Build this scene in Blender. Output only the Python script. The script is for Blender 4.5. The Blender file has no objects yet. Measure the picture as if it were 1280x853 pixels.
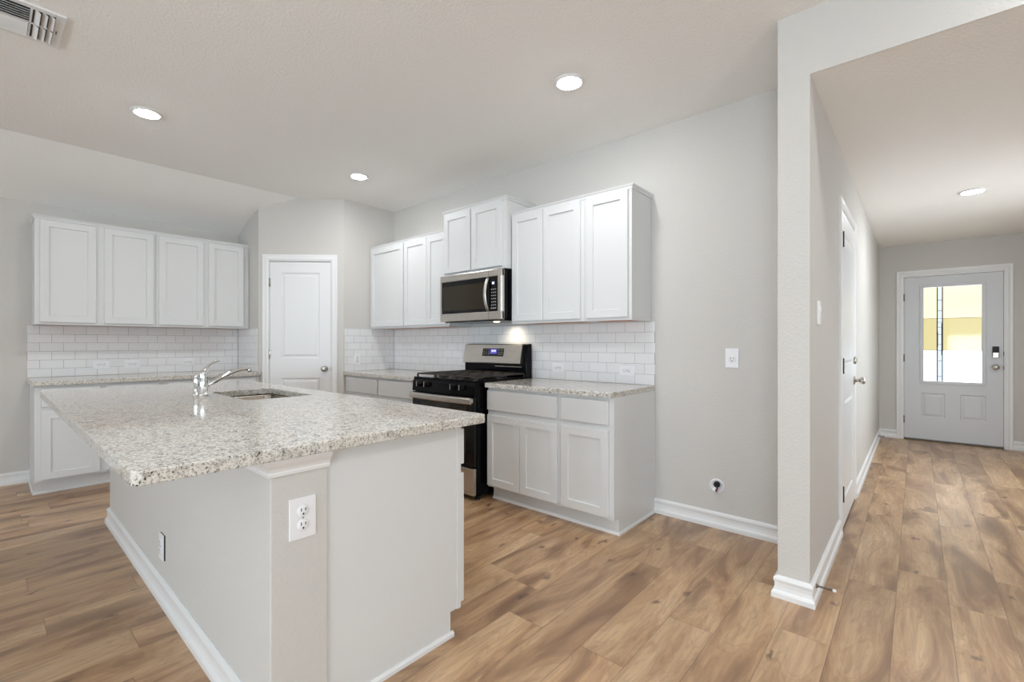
import bpy, bmesh, math, random
from mathutils import Vector, Matrix

# ------------------------------------------------------------------ camera, world, lights, exposure
scene = bpy.context.scene
COL = scene.collection
R = math.radians

cam_data = bpy.data.cameras.new('camera')
cam = bpy.data.objects.new('camera', cam_data)
COL.objects.link(cam)
cam.location = (0, 0, 1.2068)
cam.rotation_euler = (R(90), 0, R(41.589))
cam_data.sensor_fit = 'HORIZONTAL'
cam_data.sensor_width = 36
cam_data.lens = 578.657 / 1280 * 36
cam_data.shift_x = (640 - 632.605) / 1280
cam_data.shift_y = (429.06 - 426.5) / 1280
cam_data.clip_start = .05
scene.camera = cam

vs = scene.view_settings
scene.display_settings.display_device = 'sRGB'
vs.view_transform = 'Standard'
vs.look = 'None'
vs.gamma = 1
vs.use_curve_mapping = False
vs.exposure = 0.28

world = bpy.data.worlds.new('daylight')
scene.world = world
world.use_nodes = True
bg = world.node_tree.nodes['Background']
bg.inputs['Color'].default_value = (.82, .93, 1, 1)
bg.inputs['Strength'].default_value = 2.35

scene.cycles.max_bounces = 10
scene.cycles.diffuse_bounces = 6
scene.cycles.glossy_bounces = 5
scene.cycles.transmission_bounces = 6
scene.cycles.transparent_max_bounces = 8
scene.cycles.caustics_reflective = False
scene.cycles.caustics_refractive = False
scene.cycles.sample_clamp_indirect = 6

LAMP = 208            # recessed disc emission
def area(name, loc, rot, sx, sy, power, color):
    d = bpy.data.lights.new(name, 'AREA')
    d.shape = 'RECTANGLE'; d.size = sx; d.size_y = sy; d.energy = power; d.color = color
    o = bpy.data.objects.new(name, d); COL.objects.link(o)
    o.location = loc; o.rotation_euler = rot
    return o
# fill lamps added outside unseen living-room windows, standing in for daylight
YB, XRW = -4.6, 3.4      # rear wall and right wall of the living room
for wx, power in ((-4.0, 1), (-1.2, 130), (1.6, 200)):
    area('window_daylight', (wx, YB - .55, .85), (R(122), 0, 0), 1.8, 1.5, power, (.72, .87, 1))
area('patio_fill', (XRW + .6, -1.6, .75), (R(128), 0, R(90)), 2.5, 1.7, 48, (.80, .92, 1))  # fill lamp added outside an unseen patio opening
area('hall_fill', (1.25 + .3, 5.3, 1.5), (R(76), 0, R(90)), 1.6, 1.4, 16, (.88, .95, 1))  # fill lamp added beside an unseen hall window opening to brighten the hall

# ------------------------------------------------------------------ measured layout (metres)
W, XC, YD = 3.184, -4.583, 2.546          # range wall, pantry side wall, diagonal's right end
XS, YS = -5.206, 1.923                    # diagonal's left end / short pantry wall
XB = -5.788                               # left wall
XE, HC, ZB = -4.913, 2.745, 2.436         # ceiling crease, ceiling height, height at the left wall
ZC = .9034                                # countertop height
XK, YK, XH = -.497, 2.5136, -.3674        # wall end (column) left face, front face, hall face
HH, YE, XHR = 2.442, 7.695, 1.25          # hall ceiling, hall end wall, hall right wall

# ------------------------------------------------------------------ materials
def newmat(name):
    m = bpy.data.materials.new(name); m.use_nodes = True
    nt = m.node_tree
    return m, nt, nt.nodes['Principled BSDF']
def nd(nt, typ, props=None, **inp):
    n = nt.nodes.new(typ)
    for k, v in (props or {}).items(): setattr(n, k, v)
    for k, v in inp.items():
        key = k.replace('_', ' ')
        s = n.inputs[int(k[1:])] if k[0] == 'i' and k[1:].isdigit() else n.inputs[key]
        if hasattr(v, 'bl_idname') and 'Socket' in v.bl_idname: nt.links.new(v, s)
        elif isinstance(v, bpy.types.NodeSocket): nt.links.new(v, s)
        else: s.default_value = v
    return n
def mth(nt, op, a, b=0.0, clamp=False):
    n = nt.nodes.new('ShaderNodeMath'); n.operation = op; n.use_clamp = clamp
    for s, v in ((n.inputs[0], a), (n.inputs[1], b)):
        if isinstance(v, bpy.types.NodeSocket): nt.links.new(v, s)
        else: s.default_value = v
    return n.outputs[0]
def ramp(nt, fac, stops):
    n = nt.nodes.new('ShaderNodeValToRGB'); nt.links.new(fac, n.inputs[0])
    cr = n.color_ramp
    while len(cr.elements) < len(stops): cr.elements.new(.5)
    for e, (p, c) in zip(cr.elements, stops):
        e.position = p; e.color = (c[0], c[1], c[2], 1) if hasattr(c, '__len__') else (c, c, c, 1)
    return n.outputs[0]
def mixc(nt, fac, a, b, typ='MIX'):
    n = nt.nodes.new('ShaderNodeMix'); n.data_type = 'RGBA'; n.blend_type = typ
    for s, v in ((n.inputs[0], fac), (n.inputs[6], a), (n.inputs[7], b)):
        if isinstance(v, bpy.types.NodeSocket): nt.links.new(v, s)
        else: s.default_value = (v[0], v[1], v[2], 1) if hasattr(v, '__len__') else v
    return n.outputs[2]
def srgb(r, g, b):
    f = lambda c: (c/255/12.92) if c/255 <= .04045 else ((c/255+.055)/1.055)**2.4
    return (f(r), f(g), f(b))
def plain(name, col, rough=.5, metal=0, spec=.5, coat=0, bump=None, emit=None):
    m, nt, p = newmat(name)
    p.inputs['Base Color'].default_value = (*col, 1)
    p.inputs['Roughness'].default_value = rough
    p.inputs['Metallic'].default_value = metal
    p.inputs['Specular IOR Level'].default_value = spec
    p.inputs['Coat Weight'].default_value = coat
    p.inputs['Coat Roughness'].default_value = .05
    if emit:
        p.inputs['Emission Color'].default_value = (*emit[0], 1)
        p.inputs['Emission Strength'].default_value = emit[1]
    tc = nd(nt, 'ShaderNodeTexCoord')
    if bump:
        sc, st, dist = bump
        nz = nd(nt, 'ShaderNodeTexNoise', Vector=tc.outputs['Object'], Scale=sc, Detail=3.0)
        b = nd(nt, 'ShaderNodeBump', Height=nz.outputs['Fac'], Strength=st, Distance=dist)
        nt.links.new(b.outputs[0], p.inputs['Normal'])
    else:
        nz = nd(nt, 'ShaderNodeTexNoise', Vector=tc.outputs['Object'], Scale=6.0, Detail=3.0)
        r = nd(nt, 'ShaderNodeMapRange', Value=nz.outputs['Fac'], To_Min=max(0, rough - .04), To_Max=min(1, rough + .04))
        nt.links.new(r.outputs[0], p.inputs['Roughness'])
    return m

m_wall = plain('greige_orange_peel_paint', (.590, .570, .542), .75, spec=.3, bump=(110, .5, .004))
m_ceil = plain('knockdown_ceiling_paint', (.90, .895, .88), .85, spec=.2, bump=(75, .55, .005))
m_trim = plain('white_semigloss_trim', (.77, .77, .77), .35)
m_cab = plain('white_cabinet_paint', (.675, .68, .68), .42)
m_door = plain('white_door_paint', (.76, .765, .77), .38)
m_front = plain('grey_white_entry_door_paint', (.62, .63, .65), .4)
m_ply = plain('raw_birch_underside', srgb(196, 140, 100), .6)
m_plate = plain('white_plastic', (.80, .80, .82), .3)
m_dark = plain('black_slot', (.01, .01, .01), .6)
m_black = plain('black_enamel', (.003, .003, .004), .12, spec=.12)
m_blackglass = plain('black_glass', (.003, .003, .004), .04, spec=.35)
m_winglass = plain('bronze_oven_glass', (.026, .019, .011), .05, spec=.35)
m_iron = plain('cast_iron', (.035, .028, .024), .45, bump=(300, .2, .001))
m_chrome = plain('chrome', (.78, .79, .80), .06, 1)
m_nickel = plain('satin_nickel', (.52, .49, .44), .24, 1)
m_brass = plain('dark_bronze_hinge', (.22, .19, .16), .35, 1)
m_hinge = plain('oil_rubbed_hinge', (.05, .04, .033), .4, .6)
m_glow = plain('lamp_lens', (.9, .9, .9), .5, emit=((.96, .98, .99), LAMP))
m_hood = plain('cooktop_lamp_lens', (.9, .9, .9), .4, emit=((1, .86, .66), 3.0))
m_disp = plain('blue_clock_display', (.01, .01, .03), .2, emit=((.2, .18, 1.0), .4))
m_digit = plain('lit_digits', (.5, .5, .9), .3, emit=((.75, .72, 1.0), .9))
m_legend = plain('keypad_legend', (.55, .55, .55), .5)
m_red = plain('red_valve_plastic', (.18, .02, .02), .35)
m_gasket = plain('dark_weatherstrip', (.03, .025, .02), .6)
m_wood_thr = plain('threshold_bronze', (.10, .07, .045), .4)

def brushed(name, col, rough, along):
    m, nt, p = newmat(name)
    p.inputs['Base Color'].default_value = (*col, 1); p.inputs['Metallic'].default_value = 1
    tc = nd(nt, 'ShaderNodeTexCoord')
    mp = nd(nt, 'ShaderNodeMapping', Vector=tc.outputs['Object'], Scale=along)
    nz = nd(nt, 'ShaderNodeTexNoise', Vector=mp.outputs[0], Scale=1.0, Detail=4.0)
    r = nd(nt, 'ShaderNodeMapRange', Value=nz.outputs['Fac'], To_Min=rough - .06, To_Max=rough + .08)
    nt.links.new(r.outputs[0], p.inputs['Roughness'])
    b = nd(nt, 'ShaderNodeBump', Height=nz.outputs['Fac'], Strength=.05, Distance=.001)
    nt.links.new(b.outputs[0], p.inputs['Normal'])
    return m
m_steel = brushed('brushed_stainless', (.62, .59, .55), .28, (4, 400, 400))
m_sink = brushed('sink_stainless', (.36, .32, .27), .2, (200, 8, 200))

def make_tile(name, shift):
    m, nt, p = newmat(name)
    tc = nd(nt, 'ShaderNodeTexCoord')
    sp = nd(nt, 'ShaderNodeSeparateXYZ', Vector=tc.outputs['Object'])
    x = mth(nt, 'ADD', sp.outputs[0], shift + 20 * .1535)
    z = mth(nt, 'ADD', sp.outputs[2], .0765)
    cb = nd(nt, 'ShaderNodeCombineXYZ', X=x, Y=z)
    br = nd(nt, 'ShaderNodeTexBrick', {'offset': .5, 'offset_frequency': 2}, Vector=cb.outputs[0], Scale=1.0,
            Mortar_Size=.0014, Mortar_Smooth=.25, Bias=0.0, Brick_Width=.1535, Row_Height=.0765)
    br.inputs['Color1'].default_value = (.75, .75, .76, 1)
    br.inputs['Color2'].default_value = (.79, .79, .80, 1)
    br.inputs['Mortar'].default_value = (.36, .35, .34, 1)
    nt.links.new(br.outputs['Color'], p.inputs['Base Color'])
    rr = nd(nt, 'ShaderNodeMapRange', Value=br.outputs['Fac'], To_Min=.10, To_Max=.8)
    nt.links.new(rr.outputs[0], p.inputs['Roughness'])
    inv = mth(nt, 'SUBTRACT', 1.0, br.outputs['Fac'])
    b = nd(nt, 'ShaderNodeBump', Height=inv, Strength=.5, Distance=.002)
    nt.links.new(b.outputs[0], p.inputs['Normal'])
    return m

def make_granite():
    m, nt, p = newmat('speckled_white_granite')
    tc = nd(nt, 'ShaderNodeTexCoord')
    v = tc.outputs['Object']
    n1 = nd(nt, 'ShaderNodeTexNoise', Vector=v, Scale=34.0, Detail=4.0, Roughness=.6)
    n2 = nd(nt, 'ShaderNodeTexNoise', Vector=v, Scale=105.0, Detail=4.0, Roughness=.65)
    n3 = nd(nt, 'ShaderNodeTexNoise', Vector=v, Scale=170.0, Detail=2.0, Roughness=.5)
    n4 = nd(nt, 'ShaderNodeTexNoise', Vector=v, Scale=5.0, Detail=3.0)
    base = ramp(nt, n2.outputs['Fac'], [(.28, srgb(122, 118, 112)), (.41, srgb(180, 176, 168)), (.52, srgb(214, 210, 203)), (.72, srgb(226, 223, 217))])
    blot = ramp(nt, n1.outputs['Fac'], [(.34, 1.0), (.50, 0.0)])
    c1 = mixc(nt, mth(nt, 'MULTIPLY', blot, .42), base, srgb(138, 133, 122))
    warm = ramp(nt, n4.outputs['Fac'], [(.45, 0.0), (.7, 1.0)])
    c2 = mixc(nt, mth(nt, 'MULTIPLY', warm, .25), c1, srgb(212, 198, 176))
    dens = ramp(nt, n1.outputs['Fac'], [(.38, .06), (.62, 0.0)])
    sp = mth(nt, 'ADD', n3.outputs['Fac'], mth(nt, 'MULTIPLY', dens, -1.0))
    spk = ramp(nt, sp, [(.335, 1.0), (.365, 0.0)])
    vo = nd(nt, 'ShaderNodeTexVoronoi', {'feature': 'F1'}, Vector=v, Scale=125.0, Randomness=1.0)
    cell = nd(nt, 'ShaderNodeSeparateColor', Color=vo.outputs['Color'])
    pick = mth(nt, 'LESS_THAN', cell.outputs[0], mth(nt, 'ADD', .08, mth(nt, 'MULTIPLY', blot, .26)))
    near = ramp(nt, mth(nt, 'ADD', vo.outputs['Distance'], mth(nt, 'MULTIPLY', n2.outputs['Fac'], .6)), [(.66, 1.0), (.76, 0.0)])
    sp2 = mth(nt, 'MULTIPLY', pick, near)
    dark = mth(nt, 'MAXIMUM', mth(nt, 'MULTIPLY', spk, .7), mth(nt, 'MULTIPLY', sp2, .95))
    c3 = mixc(nt, dark, c2, srgb(20, 18, 19))
    nt.links.new(c3, p.inputs['Base Color'])
    p.inputs['Roughness'].default_value = .09
    p.inputs['Specular IOR Level'].default_value = .55
    return m
m_granite = make_granite()

def make_floor():
    m, nt, p = newmat('oak_plank_flooring')
    PW, PL = .1855, 1.24
    geo = nd(nt, 'ShaderNodeNewGeometry')
    sp = nd(nt, 'ShaderNodeSeparateXYZ', Vector=geo.outputs['Position'])
    X, Y = sp.outputs[0], sp.outputs[1]
    u = mth(nt, 'DIVIDE', mth(nt, 'ADD', X, .0745 + 60 * PW), PW)
    row = mth(nt, 'FLOOR', u); uf = mth(nt, 'FRACT', u)
    wn = nd(nt, 'ShaderNodeTexWhiteNoise', {'noise_dimensions': '1D'}, W=row)
    v = mth(nt, 'ADD', mth(nt, 'DIVIDE', mth(nt, 'ADD', Y, 50.0), PL), wn.outputs['Value'])
    col = mth(nt, 'FLOOR', v); vf = mth(nt, 'FRACT', v)
    idv = nd(nt, 'ShaderNodeCombineXYZ', X=row, Y=col)
    pid = nd(nt, 'ShaderNodeTexWhiteNoise', {'noise_dimensions': '2D'}, Vector=idv.outputs[0])
    pc = nd(nt, 'ShaderNodeSeparateColor', Color=pid.outputs['Color'])
    # grain coordinates: stretched along the plank and shifted per plank
    gx = mth(nt, 'ADD', X, mth(nt, 'MULTIPLY', pc.outputs[0], 37.0))
    gy = mth(nt, 'ADD', Y, mth(nt, 'MULTIPLY', pc.outputs[1], 53.0))
    g0 = nd(nt, 'ShaderNodeCombineXYZ', X=mth(nt, 'MULTIPLY', gx, 5.5), Y=mth(nt, 'MULTIPLY', gy, 1.25))
    big = nd(nt, 'ShaderNodeTexNoise', Vector=g0.outputs[0], Scale=1.0, Detail=3.0, Roughness=.55, Distortion=1.1)
    g1 = nd(nt, 'ShaderNodeCombineXYZ', X=mth(nt, 'MULTIPLY', gx, 60.0), Y=mth(nt, 'MULTIPLY', gy, 4.0), Z=mth(nt, 'MULTIPLY', big.outputs['Fac'], 7.0))
    fine = nd(nt, 'ShaderNodeTexNoise', Vector=g1.outputs[0], Scale=1.0, Detail=4.0, Roughness=.65)
    # cathedral rings: iso-lines of the broad noise
    ring = mth(nt, 'FRACT', mth(nt, 'MULTIPLY', big.outputs['Fac'], 17.0))
    ring = mth(nt, 'ABSOLUTE', mth(nt, 'SUBTRACT', ring, .5))
    # knots and the smoky streaks around them
    def knots(sx, sy, seed, prob, r0, r1):
        g2 = nd(nt, 'ShaderNodeCombineXYZ', X=mth(nt, 'MULTIPLY', gx, sx), Y=mth(nt, 'MULTIPLY', gy, sy), Z=seed)
        gd = nd(nt, 'ShaderNodeTexNoise', Vector=g2.outputs[0], Scale=2.2, Detail=4.0, Roughness=.6)
        kv = nd(nt, 'ShaderNodeVectorMath', {'operation': 'ADD'}, i0=g2.outputs[0], i1=nd(nt, 'ShaderNodeVectorMath', {'operation': 'SCALE'}, i0=gd.outputs['Color'], Scale=.9).outputs[0])
        vo = nd(nt, 'ShaderNodeTexVoronoi', {'feature': 'F1', 'voronoi_dimensions': '2D'}, Vector=kv.outputs[0], Scale=1.0)
        vc = nd(nt, 'ShaderNodeSeparateColor', Color=vo.outputs['Color'])
        return mth(nt, 'MULTIPLY', ramp(nt, vo.outputs['Distance'], [(r0, 1.0), (r1, 0.0)]), mth(nt, 'LESS_THAN', vc.outputs[0], prob))
    knot = knots(11.0, 6.0, 0.0, .10, .05, .22)
    halo = knots(6.0, 1.7, 3.0, .26, .08, .55)
    streak = ramp(nt, big.outputs['Fac'], [(.30, 1.0), (.46, 0.0)])
    base = ramp(nt, big.outputs['Fac'], [(.26, srgb(142, 104, 72)), (.42, srgb(176, 138, 101)), (.56, srgb(197, 161, 122)), (.74, srgb(219, 187, 149))])
    tone = ramp(nt, pc.outputs[2], [(0.0, .84), (1.0, 1.08)])
    c = mixc(nt, 1.0, base, tone, 'MULTIPLY')
    c = mixc(nt, mth(nt, 'MULTIPLY', ramp(nt, fine.outputs['Fac'], [(.38, 1.0), (.60, 0.0)]), .34), c, srgb(128, 97, 72))
    c = mixc(nt, mth(nt, 'MULTIPLY', ramp(nt, ring, [(.0, 1.0), (.20, 0.0)]), .22), c, srgb(116, 86, 62))
    c = mixc(nt, mth(nt, 'MULTIPLY', streak, .50), c, srgb(108, 78, 56))
    c = mixc(nt, mth(nt, 'MULTIPLY', halo, .68), c, srgb(112, 80, 56))
    c = mixc(nt, mth(nt, 'MULTIPLY', knot, .75), c, srgb(72, 50, 36))
    ex = mth(nt, 'MULTIPLY', mth(nt, 'MINIMUM', uf, mth(nt, 'SUBTRACT', 1.0, uf)), PW)
    ey = mth(nt, 'MULTIPLY', mth(nt, 'MINIMUM', vf, mth(nt, 'SUBTRACT', 1.0, vf)), PL)
    edge = mth(nt, 'MINIMUM', ex, ey)
    seam = ramp(nt, mth(nt, 'MULTIPLY', edge, 100.0), [(.08, 1.0), (.20, 0.0)])
    c = mixc(nt, mth(nt, 'MULTIPLY', seam, .55), c, srgb(84, 62, 44))
    nt.links.new(c, p.inputs['Base Color'])
    rr = nd(nt, 'ShaderNodeMapRange', Value=fine.outputs['Fac'], To_Min=.27, To_Max=.40)
    nt.links.new(rr.outputs[0], p.inputs['Roughness'])
    p.inputs['Specular IOR Level'].default_value = 1.0
    h = mth(nt, 'SUBTRACT', mth(nt, 'MULTIPLY', fine.outputs['Fac'], .25), seam)
    b = nd(nt, 'ShaderNodeBump', Height=h, Strength=.25, Distance=.0015)
    nt.links.new(b.outputs[0], p.inputs['Normal'])
    return m
m_floor = make_floor()

def tinted(name, col, frost):
    m = bpy.data.materials.new(name); m.use_nodes = True
    nt = m.node_tree; nt.nodes.clear()
    out = nd(nt, 'ShaderNodeOutputMaterial')
    tc = nd(nt, 'ShaderNodeTexCoord')
    nz = nd(nt, 'ShaderNodeTexNoise', Vector=tc.outputs['Object'], Scale=4.0, Detail=2.0)
    cc = mixc(nt, mth(nt, 'MULTIPLY', nz.outputs['Fac'], .3), col, tuple(c * .93 for c in col))
    t = nd(nt, 'ShaderNodeBsdfTransparent', Color=cc)
    tl = nd(nt, 'ShaderNodeBsdfTranslucent', Color=cc)
    g = nd(nt, 'ShaderNodeBsdfGlossy', Roughness=.05)
    mx = nd(nt, 'ShaderNodeMixShader', i0=frost, i1=t.outputs[0], i2=tl.outputs[0])
    m2 = nd(nt, 'ShaderNodeMixShader', i0=.02, i1=mx.outputs[0], i2=g.outputs[0])
    nt.links.new(m2.outputs[0], out.inputs[0])
    return m
m_clear = tinted('clear_glass', (1, 1, 1), 0.0)
m_bevel = tinted('bevelled_glass', (.62, .62, .64), 0.0)
m_cream = tinted('cream_art_glass', (.83, .71, .54), .0)
m_amber = tinted('amber_art_glass', (.62, .55, .38), .0)

# ------------------------------------------------------------------ mesh builders
class MB:
    def __init__(s): s.bm = bmesh.new()
    def _merge(s, b, mat=None):
        if mat is not None: bmesh.ops.transform(b, matrix=mat, verts=b.verts[:])
        me = bpy.data.meshes.new('t'); b.to_mesh(me); b.free()
        s.bm.from_mesh(me); bpy.data.meshes.remove(me)
        return s
    def box(s, x0, x1, y0, y1, z0, z1, bev=.0, seg=2, mat=None):
        b = bmesh.new()
        bmesh.ops.create_cube(b, size=1)
        for v in b.verts:
            v.co = Vector(((x0+x1)/2 + v.co.x*(x1-x0), (y0+y1)/2 + v.co.y*(y1-y0), (z0+z1)/2 + v.co.z*(z1-z0)))
        if bev > 0:
            bmesh.ops.bevel(b, geom=b.edges[:], offset=bev, segments=seg, affect='EDGES', profile=.5)
        return s._merge(b, mat)
    def prism(s, pts, axis, a, c, bev=0, mat=None):
        """polygon in the two other axes (in xyz order), extruded along axis from a to c"""
        b = bmesh.new()
        def P(p, t):
            q = list(p); q.insert(axis, t); return Vector(q)
        v0 = [b.verts.new(P(p, a)) for p in pts]; v1 = [b.verts.new(P(p, c)) for p in pts]
        b.faces.new(v0); b.faces.new(v1[::-1])
        n = len(pts)
        for i in range(n): b.faces.new((v0[i], v0[(i+1) % n], v1[(i+1) % n], v1[i]))
        bmesh.ops.recalc_face_normals(b, faces=b.faces[:])
        if bev > 0: bmesh.ops.bevel(b, geom=b.edges[:], offset=bev, segments=2, affect='EDGES', profile=.5)
        return s._merge(b, mat)
    def lathe(s, prof, base=(0, 0, 0), direction=(0, 0, 1), n=24):
        """prof: (radius, height) pairs"""
        b = bmesh.new(); rings = []
        for r, h in prof:
            if r < 1e-6: rings.append([b.verts.new((0, 0, h))])
            else: rings.append([b.verts.new((r*math.cos(2*math.pi*k/n), r*math.sin(2*math.pi*k/n), h)) for k in range(n)])
        for A, B in zip(rings, rings[1:]):
            for k in range(n):
                l = (k+1) % n
                f = ([A[0], B[l], B[k]] if len(A) == 1 else [A[k], A[l], B[0]] if len(B) == 1 else [A[k], A[l], B[l], B[k]])
                if len(A) == 1 and len(B) == 1: continue
                b.faces.new(f)
        for e in (rings[0], rings[-1]):
            if len(e) > 1: b.faces.new(e)
        bmesh.ops.recalc_face_normals(b, faces=b.faces[:])
        for f in b.faces: f.smooth = True
        q = Vector((0, 0, 1)).rotation_difference(Vector(direction).normalized())
        return s._merge(b, Matrix.Translation(base) @ q.to_matrix().to_4x4())
    def tube(s, path, rad, n=12, flat=None):
        """tube along path; rad a number or list; flat=(a,b) squashes: width a along first normal, b along second"""
        b = bmesh.new(); path = [Vector(p) for p in path]; rings = []
        rs = rad if isinstance(rad, (list, tuple)) else [rad]*len(path)
        up = None
        for i, p in enumerate(path):
            t = ((path[min(i+1, len(path)-1)] - path[max(i-1, 0)])).normalized()
            if up is None:
                up = Vector((0, 0, 1)) if abs(t.z) < .9 else Vector((1, 0, 0))
            sd = t.cross(up).normalized(); up = sd.cross(t).normalized()
            fa, fb = flat or (1, 1)
            rings.append([b.verts.new(p + (sd*math.cos(2*math.pi*k/n)*fa + up*math.sin(2*math.pi*k/n)*fb)*rs[i]) for k in range(n)])
        for A, B in zip(rings, rings[1:]):
            for k in range(n): b.faces.new((A[k], A[(k+1) % n], B[(k+1) % n], B[k]))
        b.faces.new(rings[0]); b.faces.new(rings[-1])
        bmesh.ops.recalc_face_normals(b, faces=b.faces[:])
        for f in b.faces: f.smooth = len(f.verts) == 4
        return s._merge(b)
    def sweep(s, prof, path, side=1, z0=0, closed=False):
        """prof (outward, z) swept along a 2D path with mitred corners; outward is to the right of travel when side=1"""
        b = bmesh.new(); P = [Vector(p) for p in path]; rings = []
        for i, p in enumerate(P):
            ns = []
            if i > 0: d = (P[i]-P[i-1]).normalized(); ns.append(Vector((d.y, -d.x))*side)
            if i < len(P)-1: d = (P[i+1]-P[i]).normalized(); ns.append(Vector((d.y, -d.x))*side)
            m = ns[0] if len(ns) == 1 else (ns[0]+ns[1]) / (1 + ns[0].dot(ns[1]))
            rings.append([b.verts.new((p.x + m.x*o, p.y + m.y*o, z0+z)) for o, z in prof])
        n = len(prof)
        for A, B in zip(rings, rings[1:]):
            for k in range(n): b.faces.new((A[k], A[(k+1) % n], B[(k+1) % n], B[k]))
        b.faces.new(rings[0]); b.faces.new(rings[-1])
        bmesh.ops.recalc_face_normals(b, faces=b.faces[:])
        return s._merge(b)
    def shaker(s, x0, x1, z0, z1, y, t=.02, fr=.055, rec=.011):
        """recessed-panel door whose back lies at y and whose front faces -y"""
        b = bmesh.new(); e = .0025
        def ring(i, yy): return [b.verts.new(v) for v in ((x0+i, yy, z0+i), (x1-i, yy, z0+i), (x1-i, yy, z1-i), (x0+i, yy, z1-i))]
        rs = [ring(0, y), ring(0, y-t+e), ring(e, y-t), ring(fr, y-t), ring(fr+.0025, y-t+rec)]
        b.faces.new(rs[0][::-1])
        for A, B in zip(rs, rs[1:]):
            for k in range(4): b.faces.new((A[k], A[(k+1) % 4], B[(k+1) % 4], B[k]))
        b.faces.new(rs[-1])
        bmesh.ops.recalc_face_normals(b, faces=b.faces[:])
        return s._merge(b)
    def panelled(s, w, h, t, panels, holes=(), z0=0):
        """door slab x 0..w, front at y=-t; raised panels [(x0,x1,z0,z1)], through holes the same"""
        b = bmesh.new()
        allr = list(panels) + list(holes)
        xs = sorted({0, w, *[r[0] for r in allr], *[r[1] for r in allr]}); zs = sorted({z0, h, *[r[2] for r in allr], *[r[3] for r in allr]})
        ins = lambda x, z, L: any(r[0] < x < r[1] and r[2] < z < r[3] for r in L)
        for xa, xb in zip(xs, xs[1:]):
            for za, zb in zip(zs, zs[1:]):
                cx, cz = (xa+xb)/2, (za+zb)/2
                if not ins(cx, cz, allr):
                    b.faces.new([b.verts.new(v) for v in ((xa, -t, za), (xb, -t, za), (xb, -t, zb), (xa, -t, zb))])
                if not ins(cx, cz, holes):
                    b.faces.new([b.verts.new(v) for v in ((xa, 0, zb), (xb, 0, zb), (xb, 0, za), (xa, 0, za))])
        def band(A, B):
            for k in range(4): b.faces.new((A[k], A[(k+1) % 4], B[(k+1) % 4], B[k]))
        def ring(r, i, yy): return [b.verts.new(v) for v in ((r[0]+i, yy, r[2]+i), (r[1]-i, yy, r[2]+i), (r[1]-i, yy, r[3]-i), (r[0]+i, yy, r[3]-i))]
        full = (0, w, z0, h)
        band(ring(full, 0, 0), ring(full, 0, -t))
        for r in holes: band(ring(r, 0, -t), ring(r, 0, 0))
        for r in panels:
            q = [ring(r, 0, -t), ring(r, .010, -t+.008), ring(r, .022, -t+.008), ring(r, .040, -t+.002)]
            for A, B in zip(q, q[1:]): band(A, B)
            b.faces.new(q[-1])
        bmesh.ops.remove_doubles(b, verts=b.verts[:], dist=1e-5)
        return s._merge(b)
    def done(s, name, mat, parent=None, loc=None, rotz=None, smooth=False):
        me = bpy.data.meshes.new(name)
        if smooth:
            for f in s.bm.faces: f.smooth = True
        s.bm.to_mesh(me); s.bm.free()
        me.materials.append(mat)
        o = bpy.data.objects.new(name, me); COL.objects.link(o)
        if parent is not None: o.parent = parent
        if loc is not None: o.location = loc
        if rotz is not None: o.rotation_euler = (0, 0, rotz)
        return o

def tag(o, label, cat, group=None, kind=None):
    o['label'] = label
    o['category'] = cat
    if group: o['group'] = group
    if kind: o['kind'] = kind
    return o
def thing(name, label, cat, loc=(0, 0, 0), rotz=0, group=None, kind=None):
    o = bpy.data.objects.new(name, None); COL.objects.link(o)
    o.empty_display_size = .1
    o.location = loc; o.rotation_euler = (0, 0, rotz)
    return tag(o, label, cat, group, kind)
def dup(root, loc, rotz, label, group=None):
    def cp(o, par):
        c = o.copy(); COL.objects.link(c); c.parent = par
        for ch in [x for x in bpy.data.objects if x.parent == o]: cp(ch, c)
        return c
    r = root.copy(); COL.objects.link(r); r.location = loc; r.rotation_euler = (0, 0, rotz)
    r['label'] = label
    if group: r['group'] = group
    for ch in [x for x in bpy.data.objects if x.parent == root]: cp(ch, r)
    return r
def struct(name, mb, mat, label, cat, loc=None, rotz=None):
    return tag(mb.done(name, mat, loc=loc, rotz=rotz), label, cat, kind='structure')

# ------------------------------------------------------------------ the shell
struct('floor', MB().box(XB - .2, XRW + .2, YB - .2, YE + .3, -.1, 0), m_floor, 'brown oak-look plank floor running through kitchen and hall', 'floor')
T = .12
# ceiling: flat, then sloping down to the left wall
c = MB().prism([(XRW + T, HC), (XE, HC), (XB - T, ZB - (HC - ZB) / (XE - XB) * T), (XB - T, HC + .12), (XRW + T, HC + .12)], 1, YB - T, W + T)
struct('ceiling', c, m_ceil, 'flat greige kitchen ceiling that slopes down towards the left wall', 'ceiling')
struct('ceiling_hall', MB().box(XH, XHR, YK + .004, YE, HH, HH + .05), m_ceil, 'lower textured ceiling of the entry hall', 'ceiling')
struct('wall_left', MB().box(XB - T, XB, YB - T, YS + T, 0, 2.47), m_wall, 'greige wall behind the left run of cabinets', 'wall')
struct('wall_back', MB().box(XC - T, XK, W, W + T, 0, HC + .04), m_wall, 'long greige wall behind the range', 'wall')
struct('wall_pantry_side', MB().prism([(XC, YD), (XC, W), (XC - T, W), (XC - T, YD + .0497)], 2, 0, HC + .04), m_wall, 'short wall between pantry door and range wall', 'wall')
struct('wall_pantry_return', MB().prism([(XB, YS), (XS, YS), (XS - .0497, YS + T), (XB, YS + T)], 2, 0, HC + .04), m_wall, 'short wall between left cabinets and pantry door', 'wall')
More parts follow.
